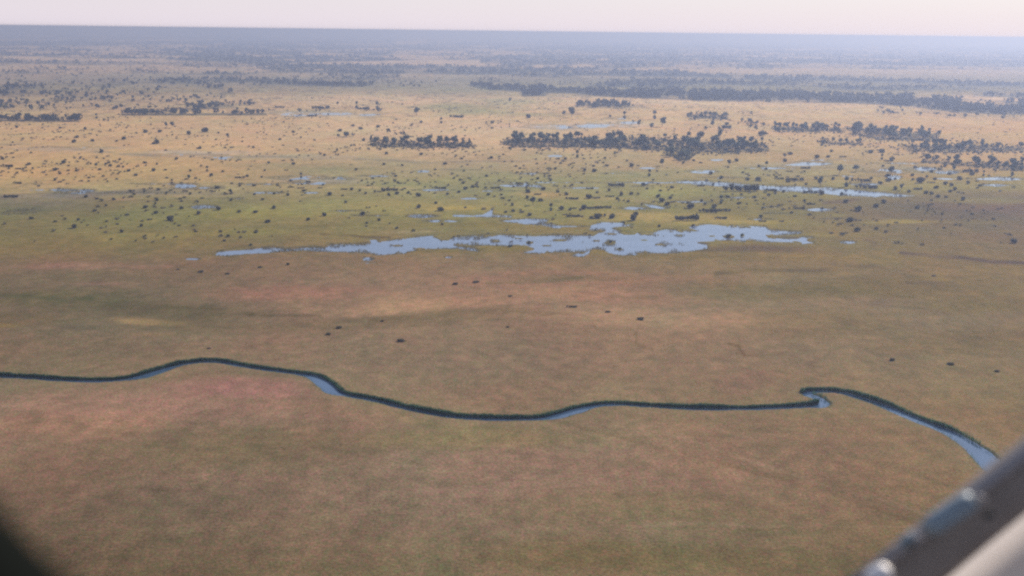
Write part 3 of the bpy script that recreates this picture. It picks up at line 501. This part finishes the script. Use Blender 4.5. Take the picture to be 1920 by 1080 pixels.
# ------------------------------------------------------------------ reeds along the far bank of the river
def blades(name, x, y, z0, h, wdt, lean, mat, label):
    n = len(x); ang = rng.uniform(0, math.pi, n); la = rng.uniform(0, 2 * math.pi, n)
    dx, dy = np.cos(ang) * wdt / 2, np.sin(ang) * wdt / 2
    lx, ly = np.cos(la) * lean * h, np.sin(la) * lean * h
    b0 = np.stack([x - dx, y - dy, z0], 1); b1 = np.stack([x + dx, y + dy, z0], 1)
    m0 = np.stack([x - dx * 1.3 + lx * .3, y - dy * 1.3 + ly * .3, z0 + h * .6], 1); m1 = np.stack([x + dx * 1.3 + lx * .3, y + dy * 1.3 + ly * .3, z0 + h * .6], 1)
    tp = np.stack([x + lx, y + ly, z0 + h], 1)
    vv = np.stack([b0, b1, m1, m0, tp], 1).reshape(-1, 3)
    i = np.arange(n)[:, None] * 5
    ff = np.concatenate([i + [0, 1, 2], i + [0, 2, 3], i + [3, 2, 4]], 0)
    return link(name, mesh_from(name, vv, ff, [mat]), kind='stuff', label=label)
tang = np.gradient(RS, axis=0); seg = np.linalg.norm(tang, axis=1); tang /= seg[:, None]
bx, by, bh = [], [], []
for side in (1, -1):
    nrm = np.stack([-tang[:, 1], tang[:, 0]], 1) * side        # outward from the channel
    for i in range(len(RS) - 1):
        face = nrm[i, 1]                                        # +1: the bank beyond the water
        ln = np.linalg.norm(RS[i + 1] - RS[i])
        dens = 60 * np.clip(face * 1.9 - 0.2, 0.03, 1)
        pu_, pv_ = ground2px(RS[i, 0], RS[i, 1])
        if 1508 < pu_ < 1537 and 738 < pv_ < 757: dens *= .12      # open water in the tight bend
        n = rng.poisson(ln * dens)
        if n == 0: continue
        tt = rng.uniform(0, 1, n)[:, None]; base = RS[i] * (1 - tt) + RS[i + 1] * tt
        off = RW[i] - 0.35 + np.abs(rng.normal(0, 0.9, n))
        pnt = base + nrm[i] * off[:, None]
        bx.append(pnt[:, 0]); by.append(pnt[:, 1])
        cl = 0.5 + 0.5 * fbm(pnt[:, 0] / 4, pnt[:, 1] / 4, 79, 2)
        big = fbm(pnt[:, 0] / 26, pnt[:, 1] / 26, 83, 3)
        bh.append((0.80 + 0.90 * cl) * np.clip(.9 + .75 * big, .45, 1.3) * rng.uniform(0.75, 1.1, n) * (0.55 if face < 0.05 else 1.0))
bx, by, bh = map(np.concatenate, (bx, by, bh))
ok = np.ones(len(bx), bool); dchk, kk = line_d(bx, by, RS[::2]); ok = dchk > np.interp(kk, np.arange(len(RW[::2])), RW[::2]) * 0.85
bx, by, bh = bx[ok], by[ok], bh[ok]
blades('reed_bed', bx, by, np.full(len(bx), -0.2), bh + 0.2, rng.uniform(.07, .16, len(bx)), 0.16, M_REED, 'dark green reeds lining the banks of the narrow river')

# sedge standing in the shallows of the lagoon and pools
ei = np.where((wet > -0.9) & (wet < 2.8) & (V > 300) & (V < 490))[0]
ei = rng.choice(ei, min(13000, len(ei)), replace=False); em = fbm(gx[ei] / 18, gy[ei] / 30, 131, 3, .6) + .35 * (wet[ei] < 0) > np.where(wet[ei] > 1.2, .30, .12); ei = ei[em]
ei = np.repeat(ei, 3); ne = len(ei)
blades('sedge', gx[ei] + rng.normal(0, .5, ne), gy[ei] + rng.normal(0, .9, ne), np.full(ne, -.5), rng.uniform(.7, 1.5, ne), rng.uniform(.15, .4, ne), .25, M_SEDGE, 'olive sedge standing in the shallows round the lagoon')

# ------------------------------------------------------------------ plants
def cards(n, blobs, size, seed):
    """leaf clumps: n small bent quads spread through the outer shells of several ellipsoids (cx,cy,cz,rx,ry,rz)"""
    r = np.random.default_rng(seed)
    vol = np.array([b[3] * b[4] * b[5] for b in blobs]) ** 0.67; pick = r.choice(len(blobs), n, p=vol / vol.sum())
    B = np.array(blobs)[pick]
    d = r.normal(size=(n, 3)); d /= np.linalg.norm(d, axis=1)[:, None]
    rad = r.uniform(0.62, 1.04, n)[:, None] * (1 + 0.12 * np.sin(d[:, :1] * 5 + seed) * np.cos(d[:, 1:2] * 4))
    c = B[:, :3] + d * rad * B[:, 3:6]
    nrm = d * 0.8 + r.normal(size=(n, 3)) * 0.55; nrm /= np.linalg.norm(nrm, axis=1)[:, None]
    a = np.cross(nrm, r.normal(size=(n, 3))); a /= np.linalg.norm(a, axis=1)[:, None]; b = np.cross(nrm, a)
    s = (size * r.uniform(0.6, 1.35, n))[:, None]
    q = np.stack([c - a * s - b * s * .6, c + a * s * .7 - b * s, c + a * s + b * s * .7, c - a * s * .6 + b * s], 1)
    q[:, 0] += nrm * s * .3; q[:, 2] += nrm * s * .3
    q[:, :, 2] = np.maximum(q[:, :, 2], 0.02)
    return q.reshape(-1, 3), np.arange(n * 4).reshape(n, 4)
def ico_core(blobs, k=0.72):
    v, f = [], []
    ring = [(math.cos(i * math.pi / 3), math.sin(i * math.pi / 3)) for i in range(6)]
    for cx, cy, cz, rx, ry, rz in blobs:
        o = len(v); v.append((cx, cy, cz + rz * k)); v.append((cx, cy, max(cz - rz * k, 0.01)))
        for zz, rr in ((.5, .85), (-.5, .85)):
            for a_, b_ in ring: v.append((cx + rx * k * rr * a_, cy + ry * k * rr * b_, max(cz + rz * k * zz, 0.015)))
        for i in range(6):
            j = (i + 1) % 6
            f += [(o, o + 2 + i, o + 2 + j, o), (o + 2 + i, o + 8 + i, o + 8 + j, o + 2 + j), (o + 1, o + 8 + j, o + 8 + i, o + 1)]
    tri_ = []
    for q in f:
        if q[0] == q[3]: tri_.append(q[:3])
        else: tri_ += [(q[0], q[1], q[2]), (q[0], q[2], q[3])]
    return v, tri_
def crown_mesh(name, blobs, n, size, seed, mat):
    qv, qf = cards(n, blobs, size, seed)
    qt = np.concatenate([qf[:, [0, 1, 2]], qf[:, [0, 2, 3]]], 0)
    cv, cf = ico_core(blobs)
    return mesh_from(name, np.concatenate([qv, np.array(cv)], 0), np.concatenate([qt, np.array(cf) + len(qv)], 0), [mat])
def tube(pts, radii, sides=6):
    v, f = [], []
    for i, (p, r) in enumerate(zip(pts, radii)):
        for k in range(sides):
            a = k * 2 * math.pi / sides; v.append((p[0] + r * math.cos(a), p[1] + r * math.sin(a), p[2]))
    for i in range(len(pts) - 1):
        for k in range(sides):
            j = (k + 1) % sides; f.append((i * sides + k, i * sides + j, (i + 1) * sides + j, (i + 1) * sides + k))
    return v, f
def trunk_mesh(name, h, r, seed, limbs=3, spread=0.3):
    rr = random.Random(seed); v, f = tube([(0, 0, -.1), (rr.uniform(-.03, .03), 0, h * .5), (rr.uniform(-.06, .06), rr.uniform(-.05, .05), h)], [r * 1.4, r, r * .7])
    for i in range(limbs):
        a = i * 2 * math.pi / limbs + rr.uniform(-.4, .4); o = len(v)
        vv, ff = tube([(0, 0, h * .7), (math.cos(a) * spread * .5, math.sin(a) * spread * .5, h * 1.15), (math.cos(a) * spread, math.sin(a) * spread, h * 1.5)], [r * .7, r * .5, r * .25], 4)
        v += vv; f += [tuple(x + o for x in q) for q in ff]
    return mesh_from(name, v, f, [M_BARK])
# prototypes, one metre wide (bush, thicket) or one metre tall (tree)
PROTO = {'bush': [], 'thicket': [], 'tree': []}
for s_ in range(6):
    r = random.Random(100 + s_)
    bl = [(0, 0, .26, .36, .34, .27)] + [(r.uniform(-.27, .27), r.uniform(-.25, .25), r.uniform(.16, .3), r.uniform(.16, .26), r.uniform(.16, .26), r.uniform(.14, .27)) for _ in range(4)]
    PROTO['bush'].append((crown_mesh('foliage', bl, 210, .055, 10 + s_, M_LEAF), trunk_mesh('trunk', .18, .03, s_, 3, .2)))
for s_ in range(5):
    r = random.Random(200 + s_)
    bl = [(-.42 + .84 * i / 6 + r.uniform(-.05, .05), r.uniform(-.05, .05), r.uniform(.06, .13), r.uniform(.08, .14), r.uniform(.07, .12), r.uniform(.07, .14)) for i in range(7)]
    PROTO['thicket'].append((crown_mesh('foliage', bl, 240, .03, 40 + s_, M_LEAF), trunk_mesh('trunk', .08, .012, 20 + s_, 4, .1)))
for s_ in range(7):
    r = random.Random(300 + s_)
    wd = r.uniform(.26, .40)
    if s_ < 5:
        bl = [(0, 0, .62, wd * .8, wd * .8, .3)] + [(r.uniform(-.22, .22), r.uniform(-.22, .22), r.uniform(.42, .82), r.uniform(.12, .22), r.uniform(.12, .22), r.uniform(.1, .18)) for _ in range(5)]
    else:   # palm-like: small high crown over a thin trunk
        bl = [(0, 0, .82, .20, .20, .16), (.1, .05, .7, .13, .12, .08), (-.1, 0, .72, .13, .12, .08), (0, 0, .2, .2, .2, .2)]
    PROTO['tree'].append((crown_mesh('crown', bl, 230, .05, 70 + s_, M_TREE), trunk_mesh('trunk', .5, .022, 40 + s_, 4, .2)))

LAND = [  # landmarks of the labels, in the photograph's pixels
    ('the large blue lagoon', 'L'), ('the long narrow pool right of centre', (1480,353)), ('the small left pool', (380,388)), ('the fin shaped pool', (915,400)),
    ('the pool just above the lagoon', (1000,414)), ('the little centre right pool', (1228,387)), ('the bright pool strip', (1500,307)), ('the pools at the right edge', (1880,338)),
    ('the pools under the right woods', (1740,318)), ('the wet left flats', (600,338)), ('the grey left channel', (190,286)), ('the thin wood at centre left', (780,270)),
    ('the long island wood', (1200,272)), ('the orange grass patch in the marsh', (1010,367)), ('the golden bank behind the lagoon', (1330,405)), ('the blue far pool at upper left', (630,213)),
    ('the dark scrub line at upper left', (360,214)), ('the tan spot in the brown plain', (290,596)), ('the narrow river', 'R'), ('the pink grass band in the middle', (900,560)), ('the golden island at left', (290,362)),
    ('the left end of the lagoon', (405,476)), ('the isolated pool right of the lagoon', (1590,454)), ('the green swath in the far field', (870,205)), ('the small blue pool at centre', (795,321)), ('the wet patch at far left', (75,345))]
LAND_PTS = []
for nm, p in LAND: LAND_PTS.append(LAGOON if p == 'L' else (RIVER if p == 'R' else [p]))
ORD = ['first', 'second', 'third', 'fourth', 'fifth', 'sixth', 'seventh', 'eighth', 'ninth', 'tenth', 'eleventh', 'twelfth'] + [f'{k}th' for k in range(13, 80)]
def describe(items):
    """items: list of (u, v, width, kind) -> one label each, counted outward from the closest landmark"""
    keyed = {}
    for i, (u, v, wd, kind) in enumerate(items):
        best = None
        for li, pts in enumerate(LAND_PTS):
            for a, b in pts:
                dd = math.hypot((u - a) * .6, (v - b) * 2.2)
                if best is None or dd < best[0]: best = (dd, li, a, b)
        dd, li, a, b = best
        du, dv = (u - a) * .6, (v - b) * 2.2
        side = ('left of' if du < 0 else 'right of') if abs(du) > abs(dv) else ('beyond' if dv < 0 else 'before')
        keyed.setdefault((kind, li, side), []).append((dd, i))
    out = [None] * len(items)
    for (kind, li, side), lst in keyed.items():
        lst.sort()
        for k, (dd, i) in enumerate(lst):
            u, v, wd, _ = items[i]
            look = {'bush': 'round dark bush', 'thicket': 'long low dark thicket', 'tree': 'upright dark tree'}[kind]
            if kind == 'bush': look = ('small ' if wd < 6.5 else ('broad ' if wd > 11 else '')) + look
            out[i] = (f'lone {look} {side} {LAND[li][0]}' if len(lst) == 1 else f'{look}, {ORD[k]} {kind} {side} {LAND[li][0]}')
    return out
def plant(kind, x, y, rz, sx, sy, sz, label, group, parts=True, dry=False):
    cm, tm = random.choice(PROTO[kind])
    if parts:
        root = bpy.data.objects.new(kind, None); COL.objects.link(root); root.empty_display_size = 0.5
        c = link('crown' if kind == 'tree' else 'foliage', cm, root); t_ = link('trunk', tm, root)
    else:
        root = link(kind, cm)
    if parts and dry: c.material_slots[0].link = 'OBJECT'; c.material_slots[0].material = M_DRY
    root.location = (x, y, 0.0); root.rotation_euler = (0, 0, rz); root.scale = (sx, sy, sz)
    root['label'] = label; root['category'] = kind; root['group'] = group
    return root
labels = describe(PLANTS)
GROUPS = {'bush': 'bushes scattered over the marsh and plain', 'thicket': 'low thickets scattered over the marsh', 'tree': 'trees standing on the marsh and plain'}
n_kind = {'bush': 0, 'thicket': 0, 'tree': 0}
order = sorted(range(len(PLANTS)), key=lambda i: -PLANTS[i][2])
spill = []
for i in order:
    u, v, wd, kind = PLANTS[i]
    n_kind[kind] += 1
    hpx = {'bush': wd * .32, 'thicket': wd * .12, 'tree': wd * .75}[kind]
    x, y = px2ground(u, v + hpx * .6)
    ppm = float(pxm(u, v)); width = wd / ppm
    x, y = float(x), float(y)
    if kind == 'bush' and n_kind[kind] > 298: spill.append((x, y, width)); continue
    if kind == 'tree': sx = sy = sz = width * 1.5 * random.uniform(.95, 1.1)
    elif kind == 'thicket': sx = width * 1.05; sy = width * random.uniform(.5, .8); sz = width * random.uniform(.9, 1.3)
    else: sx = width * 1.08; sy = width * random.uniform(.85, 1.15); sz = width * random.uniform(.85, 1.25)
    if kind == 'bush' and v > 495: sz *= .52; sx *= 1.02; sy *= .9
    rz = random.uniform(-.25, .25) if kind == 'thicket' or (kind == 'bush' and v > 495) else random.uniform(0, 6.28)
    _ = random.uniform(-.25, .25) if kind == 'thicket' else random.uniform(0, 6.28)
    plant(kind, x, y, rz, sx, sy, sz, labels[i], GROUPS[kind], dry=v > 495)
# trees of the nearer woods
for nm, poly, n, (h0, h1) in TREE_WOODS:
    b = np.asarray(poly, float); pts = []; tries = 0
    while len(pts) < n and tries < 20000:
        tries += 1
        u = rng.uniform(b[:, 0].min(), b[:, 0].max()); v = rng.uniform(b[:, 1].min(), b[:, 1].max())
        if poly_sd(np.array([u]), np.array([v]), poly)[0] < 0: continue
        rad = max(1.0, 1 - tries / 8000) * 4.5 if tries < 8000 else 2.0
        if any(abs(u - p[0]) < rad and abs(v - p[1]) < rad * .35 for p in pts): continue
        pts.append((u, v))
    pts = [(u, v, rng.uniform(h0, h1)) for u, v in pts]
    # rows by how near the tree stands, then counted from the left
    vq = np.quantile([p[1] - .012 * p[0] for p in pts], [1 / 3, 2 / 3]); hq = np.quantile([p[2] for p in pts], [1 / 3, 2 / 3]); rows = {}
    for p in sorted(pts):
        q = p[1] - .012 * p[0]; rw = 'back edge' if q < vq[0] else ('middle' if q < vq[1] else 'front edge')
        rows.setdefault(rw, []).append(p)
    for rw, lst in rows.items():
        for k, (u, v, h) in enumerate(lst):
            x, y = px2ground(u, v); sw = h * rng.uniform(.65, 1.5)
            size = 'low' if h < hq[0] else ('middling' if h < hq[1] else 'tall')
            plant('tree', float(x), float(y), random.uniform(0, 6.28), sw, sw * rng.uniform(.7, 1.1), h, f'{size} dark tree, {ORD[k]} from left along {rw} of {nm}', 'trees of ' + nm.replace(',', ''))
            n_kind['tree'] += 1
print('PLANTS', n_kind, len(spill))

# ------------------------------------------------------------------ far woodland, too many trees to count
def far_trees(name, x, y, h, wd, ncard, label, mat=None):
    n = len(x); N = n * ncard
    d = rng.normal(size=(N, 3)); d /= np.linalg.norm(d, axis=1)[:, None]
    rp = lambda a_: np.repeat(a_, ncard)
    rad = rng.uniform(.5, 1.0, N)
    cx = rp(x) + d[:, 0] * rad * rp(wd); cy = rp(y) + d[:, 1] * rad * rp(wd); cz = rp(h) * (.56 + .42 * d[:, 2] * rad)
    c = np.stack([cx, cy, cz], 1)
    nr_ = d + rng.normal(size=(N, 3)) * .5; nr_ /= np.linalg.norm(nr_, axis=1)[:, None]
    a_ = np.cross(nr_, rng.normal(size=(N, 3))); a_ /= np.linalg.norm(a_, axis=1)[:, None]; b_ = np.cross(nr_, a_)
    s = (rp(wd) * rng.uniform(.28, .55, N))[:, None]
    q = np.stack([c - a_ * s, c - b_ * s * .8, c + a_ * s * .9, c + b_ * s], 1); q[:, :, 2] = np.maximum(q[:, :, 2], .1)
    return link(name, mesh_from(name, q.reshape(-1, 3), np.arange(N * 4).reshape(N, 4), [mat or M_FAR]), kind='stuff', label=label)
cu = rng.uniform(-120, 2040, 260000); cv = rng.uniform(78, 345, 260000)
cxg, cyg = px2ground(cu, cv)
cvr = wood_cover(cu + 5 * fbm(cxg / 120, cyg / 120, 3, 3), cv + 1.2 * fbm(cxg / 120, cyg / 120, 11, 3), cxg, cyg)
clump = np.clip(.5 + 1.3 * fbm(cxg / 60, cyg / 80, 97, 3, .6), 0.02, 1)
prob = cvr * np.where(cvr > .6, np.clip(clump + .35, 0, 1), clump ** 1.5) * np.interp(cv, [78, 100, 150, 200, 260], [.34, .36, .40, .34, .2])
keep = rng.uniform(0, 1, cu.size) < prob
fx, fy = cxg[keep], cyg[keep]; fd = np.hypot(fx, fy)
fh = rng.uniform(6, 13, len(fx)) * np.where(cvr[keep] > .6, 1.0, .72); fw = fh * rng.uniform(.32, .6, len(fx)) * np.interp(fd, [2500, 5000, 12000], [1, 1.4, 2.6])
print('far trees', len(fx))
nearm = fd < 3200
far_trees('woodland', fx[nearm], fy[nearm], fh[nearm], fw[nearm], 22, 'dark bluish belts of woodland trees crossing the far plain')
far_trees('far_woodland', fx[~nearm], fy[~nearm], fh[~nearm], fw[~nearm], 9, 'hazy blue forest covering the plain up to the horizon')
# small scrub and tufts of the plain, past counting
su = rng.uniform(-60, 1980, 170000); sv_ = rng.uniform(150, 470, 170000); sxg, syg = px2ground(su, sv_)
pr = np.interp(sv_, [150, 190, 300, 360, 420, 470], [.10, .10, .05, .035, .012, .0]) * np.clip(.4 + 1.8 * fbm(sxg / 70, syg / 150, 101, 3), 0, 1)
ks = rng.uniform(0, 1, su.size) < pr
sn = int(ks.sum()); k2 = rng.uniform(0, 1, sn) < .62
far_trees('dry_scrub', sxg[ks][k2], syg[ks][k2], rng.uniform(.6, 2.0, k2.sum()), rng.uniform(.7, 2.4, k2.sum()), 12, 'faint brownish scrub dotted over the golden plain', M_SCRUB)
ks = np.flatnonzero(ks)[~k2]
ux, uy = [sxg[ks], [p[0] for p in spill]], [syg[ks], [p[1] for p in spill]]
for _nm, poly, _n, _h in TREE_WOODS:
    b = np.asarray(poly, float); k_ = int(34 * _n); pu = rng.uniform(b[:, 0].min() - 22, b[:, 0].max() + 22, k_); pw = rng.uniform(b[:, 1].min() - 6, b[:, 1].max() + 6, k_)
    gd = poly_sd(pu, pw, poly) > -np.abs(rng.normal(0, 3.2, k_)); a_, b_ = px2ground(pu[gd], pw[gd]); ux.append(a_); uy.append(b_)
ux = np.concatenate(ux); uy = np.concatenate(uy); ns = len(ux)
far_trees('scrub', ux, uy, rng.uniform(.8, 2.6, ns), rng.uniform(.7, 2.2, ns), 14, 'tiny dark scrub dotted over the golden plain')

# ------------------------------------------------------------------ the aircraft round the camera: a strut at lower right, a window corner at lower left
plane = bpy.data.objects.new('aircraft', None); COL.objects.link(plane); plane.location = CAMPOS; plane.empty_display_size = .1
plane['label'] = 'blurred aircraft: grey strut at lower right and black window corner at lower left'; plane['category'] = 'aircraft'
def cs(u, v, d): # a point seen at a pixel, d metres ahead, relative to the aircraft origin
    return Vector(FW) * d + Vector(CR) * ((u - 960) / FPX * d) + Vector(CD) * ((v - 540) / FPX * d)
def loft(name, rings, mat, parent, caps=True, smooth=True):
    n = len(rings[0]); v = [tuple(p) for r_ in rings for p in r_]; f = []
    for i in range(len(rings) - 1):
        for k in range(n):
            j = (k + 1) % n; f.append((i * n + k, i * n + j, (i + 1) * n + j, (i + 1) * n + k))
    if caps: 
        for o, rv in ((0, True), ((len(rings) - 1) * n, False)):
            for k in range(1, n - 2 + 1, 2):
                q = [o, o + k, o + k + 1, o + min(k + 2, n - 1)]
                if q[2] == q[3]: continue
                f.append(tuple(reversed(q)) if rv else tuple(q))
    me = mesh_from(name, v, f, [mat], smooth=smooth)
    return link(name, me, parent)
def bar(name, a, b, half, thick, up, mat, parent, power=3.0, n=20, stations=5, taper=None):
    """rounded bar from a to b, half wide across the view, thick deep"""
    ax = (b - a).normalized(); dp = Vector(FW); sd_ = ax.cross(dp).normalized(); dp = sd_.cross(ax).normalized()
    rings = []
    for s in range(stations):
        t_ = s / (stations - 1); c = a.lerp(b, t_); k_ = taper(t_) if taper else 1.0
        ring = []
        for k in range(n):
            an = 2 * math.pi * k / n; ca_, sa_ = math.cos(an), math.sin(an)
            e_ = 2.0 / power
            ring.append(c + sd_ * (half * k_ * math.copysign(abs(ca_) ** e_, ca_)) + dp * (thick * k_ * math.copysign(abs(sa_) ** e_, sa_)))
        rings.append(ring)
    return loft(name, rings, mat, parent)
M_STRUT = plain_material('strut_paint', (0.30, 0.24, 0.20, 1), 0.6, 0.12, 60)
M_EDGE = plain_material('strut_paint_lit', (0.34, 0.30, 0.29, 1), 0.55, 0.1, 60)  # lighter tone puts the light on the strut's upper side into the colour
M_BLUE = plain_material('blue_sleeve', (0.29, 0.34, 0.37, 1), 0.45, 0.12, 80)
M_PALE = plain_material('pale_panel', (0.66, 0.575, 0.53, 1), 0.5, 0.05, 25)
M_BRIGHT = plain_material('bright_metal', (0.92, 0.86, 0.82, 1), 0.6, 0.03, 40, 0.5)
M_BOLT = plain_material('bolt_metal', (0.5, 0.44, 0.42, 1), 0.5, 0.1, 60)
M_BLACK = plain_material('window_rubber', (0.006, 0.007, 0.006, 1), 0.9, 0.2, 50, 0.0, 0.03)
M_DARK = plain_material('recess_shade_paint', (0.03, 0.035, 0.03, 1), 0.8, 0.2, 50)  # near-black colour stands in for the shade inside the strut's hollows
dS = 0.66
k1 = dS / FPX
bar('strut', cs(1560, 1186, dS), cs(2120, 728, dS), 52 * k1, 34 * k1, None, M_STRUT, plane, 3.2)
bar('strut_edge', cs(1556, 1130, dS - .012), cs(2090, 722, dS - .012), 13 * k1, 14 * k1, None, M_EDGE, plane, 2.2)
sl = bar('sleeve', cs(1737, 992, dS - .03), cs(1824, 936, dS - .03), 19 * k1, 16 * k1, None, M_BLUE, plane, 2.4, 20, 7, lambda t_: .82 if t_ in (0, 1) else 1.0)
bar('sleeve_end', cs(1690, 1022, dS - .03), cs(1712, 1007, dS - .03), 12 * k1, 10 * k1, None, M_BLUE, plane, 2.4)
bar('bolt', cs(1832, 929, dS - .045), cs(1846, 939, dS - .045), 5 * k1, 5 * k1, None, M_BOLT, plane, 2.0)
bar('bolt', cs(1716, 1004, dS - .045), cs(1724, 1011, dS - .045), 4 * k1, 4 * k1, None, M_BOLT, plane, 2.0)
bar('bolt', cs(1665, 1034, dS - .04), cs(1677, 1027, dS - .04), 6 * k1, 5 * k1, None, M_EDGE, plane, 2.0)
bar('recess_shade', cs(1846, 970, dS - .037), cs(1862, 962, dS - .037), 6 * k1, 4 * k1, None, M_DARK, plane, 2.4)  # raised dark lump painted as the shade of a pit
bar('recess_shade', cs(1700, 1024, dS - .045), cs(1712, 1015, dS - .045), 5 * k1, 4 * k1, None, M_DARK, plane, 2.4)  # raised dark lump painted as the shade of a gap
bar('end_cap', cs(1624, 1094, dS - .05), cs(1670, 1066, dS - .05), 18 * k1, 17 * k1, None, M_BRIGHT, plane, 2.2, 20, 9, lambda t_: math.sqrt(max(1 - (2 * t_ - 1) ** 4, .05)))
# pale skin panel below the strut, a rounded slab running away downward
p0, p1 = cs(1640, 1180, dS + .02), cs(2140, 760, dS + .02)
ax = (p1 - p0).normalized(); dn = (cs(1000 + 700, 1000 + 760, dS + .02) - cs(1000, 1000, dS + .02)).normalized()
dn = (dn - ax * dn.dot(ax)).normalized(); nrm = ax.cross(dn).normalized()
dn = (dn * .42 - Vector(FW) * .9); dn = (dn - ax * dn.dot(ax)).normalized(); nrm = ax.cross(dn).normalized()
if nrm.z < 0: nrm = -nrm
rings = []
for t_ in (0, .25, .5, .75, 1):
    c = p0.lerp(p1, t_); ring = []
    prof = [(0, -.004), (.03, .006), (.12, .028), (.32, .077), (.32, .05), (.03, -.02)]
    for a_, b_ in prof: ring.append(c + dn * (a_ + 8 * k1) + nrm * b_)
    rings.append(ring)
loft('skin_panel', rings, M_PALE, plane, caps=False, smooth=False)
# black rounded window corner close to the lens
dW = 0.19; kw = dW / FPX
path = [(-700, 270), (-425, 655), (-242, 905), (-118, 1050), (-8, 1163), (142, 1300), (420, 1460), (900, 1600)]
P_, _w = smooth_line(np.array(path, float), np.ones(len(path)), 4)
rings = []
for i in range(len(P_)):
    a_ = P_[max(i - 1, 0)]; b_ = P_[min(i + 1, len(P_) - 1)]; tx, ty = (b_ - a_) / np.linalg.norm(b_ - a_)
    ring = []
    for k in range(14):
        an = 2 * math.pi * k / 14; off = 128 * math.cos(an)
        ring.append(cs(P_[i][0] - ty * off * -1 * -1, P_[i][1] + tx * off, dW) + Vector(FW) * (0.018 * math.sin(an)))
    rings.append(ring)
loft('window_frame', rings, M_BLACK, plane)
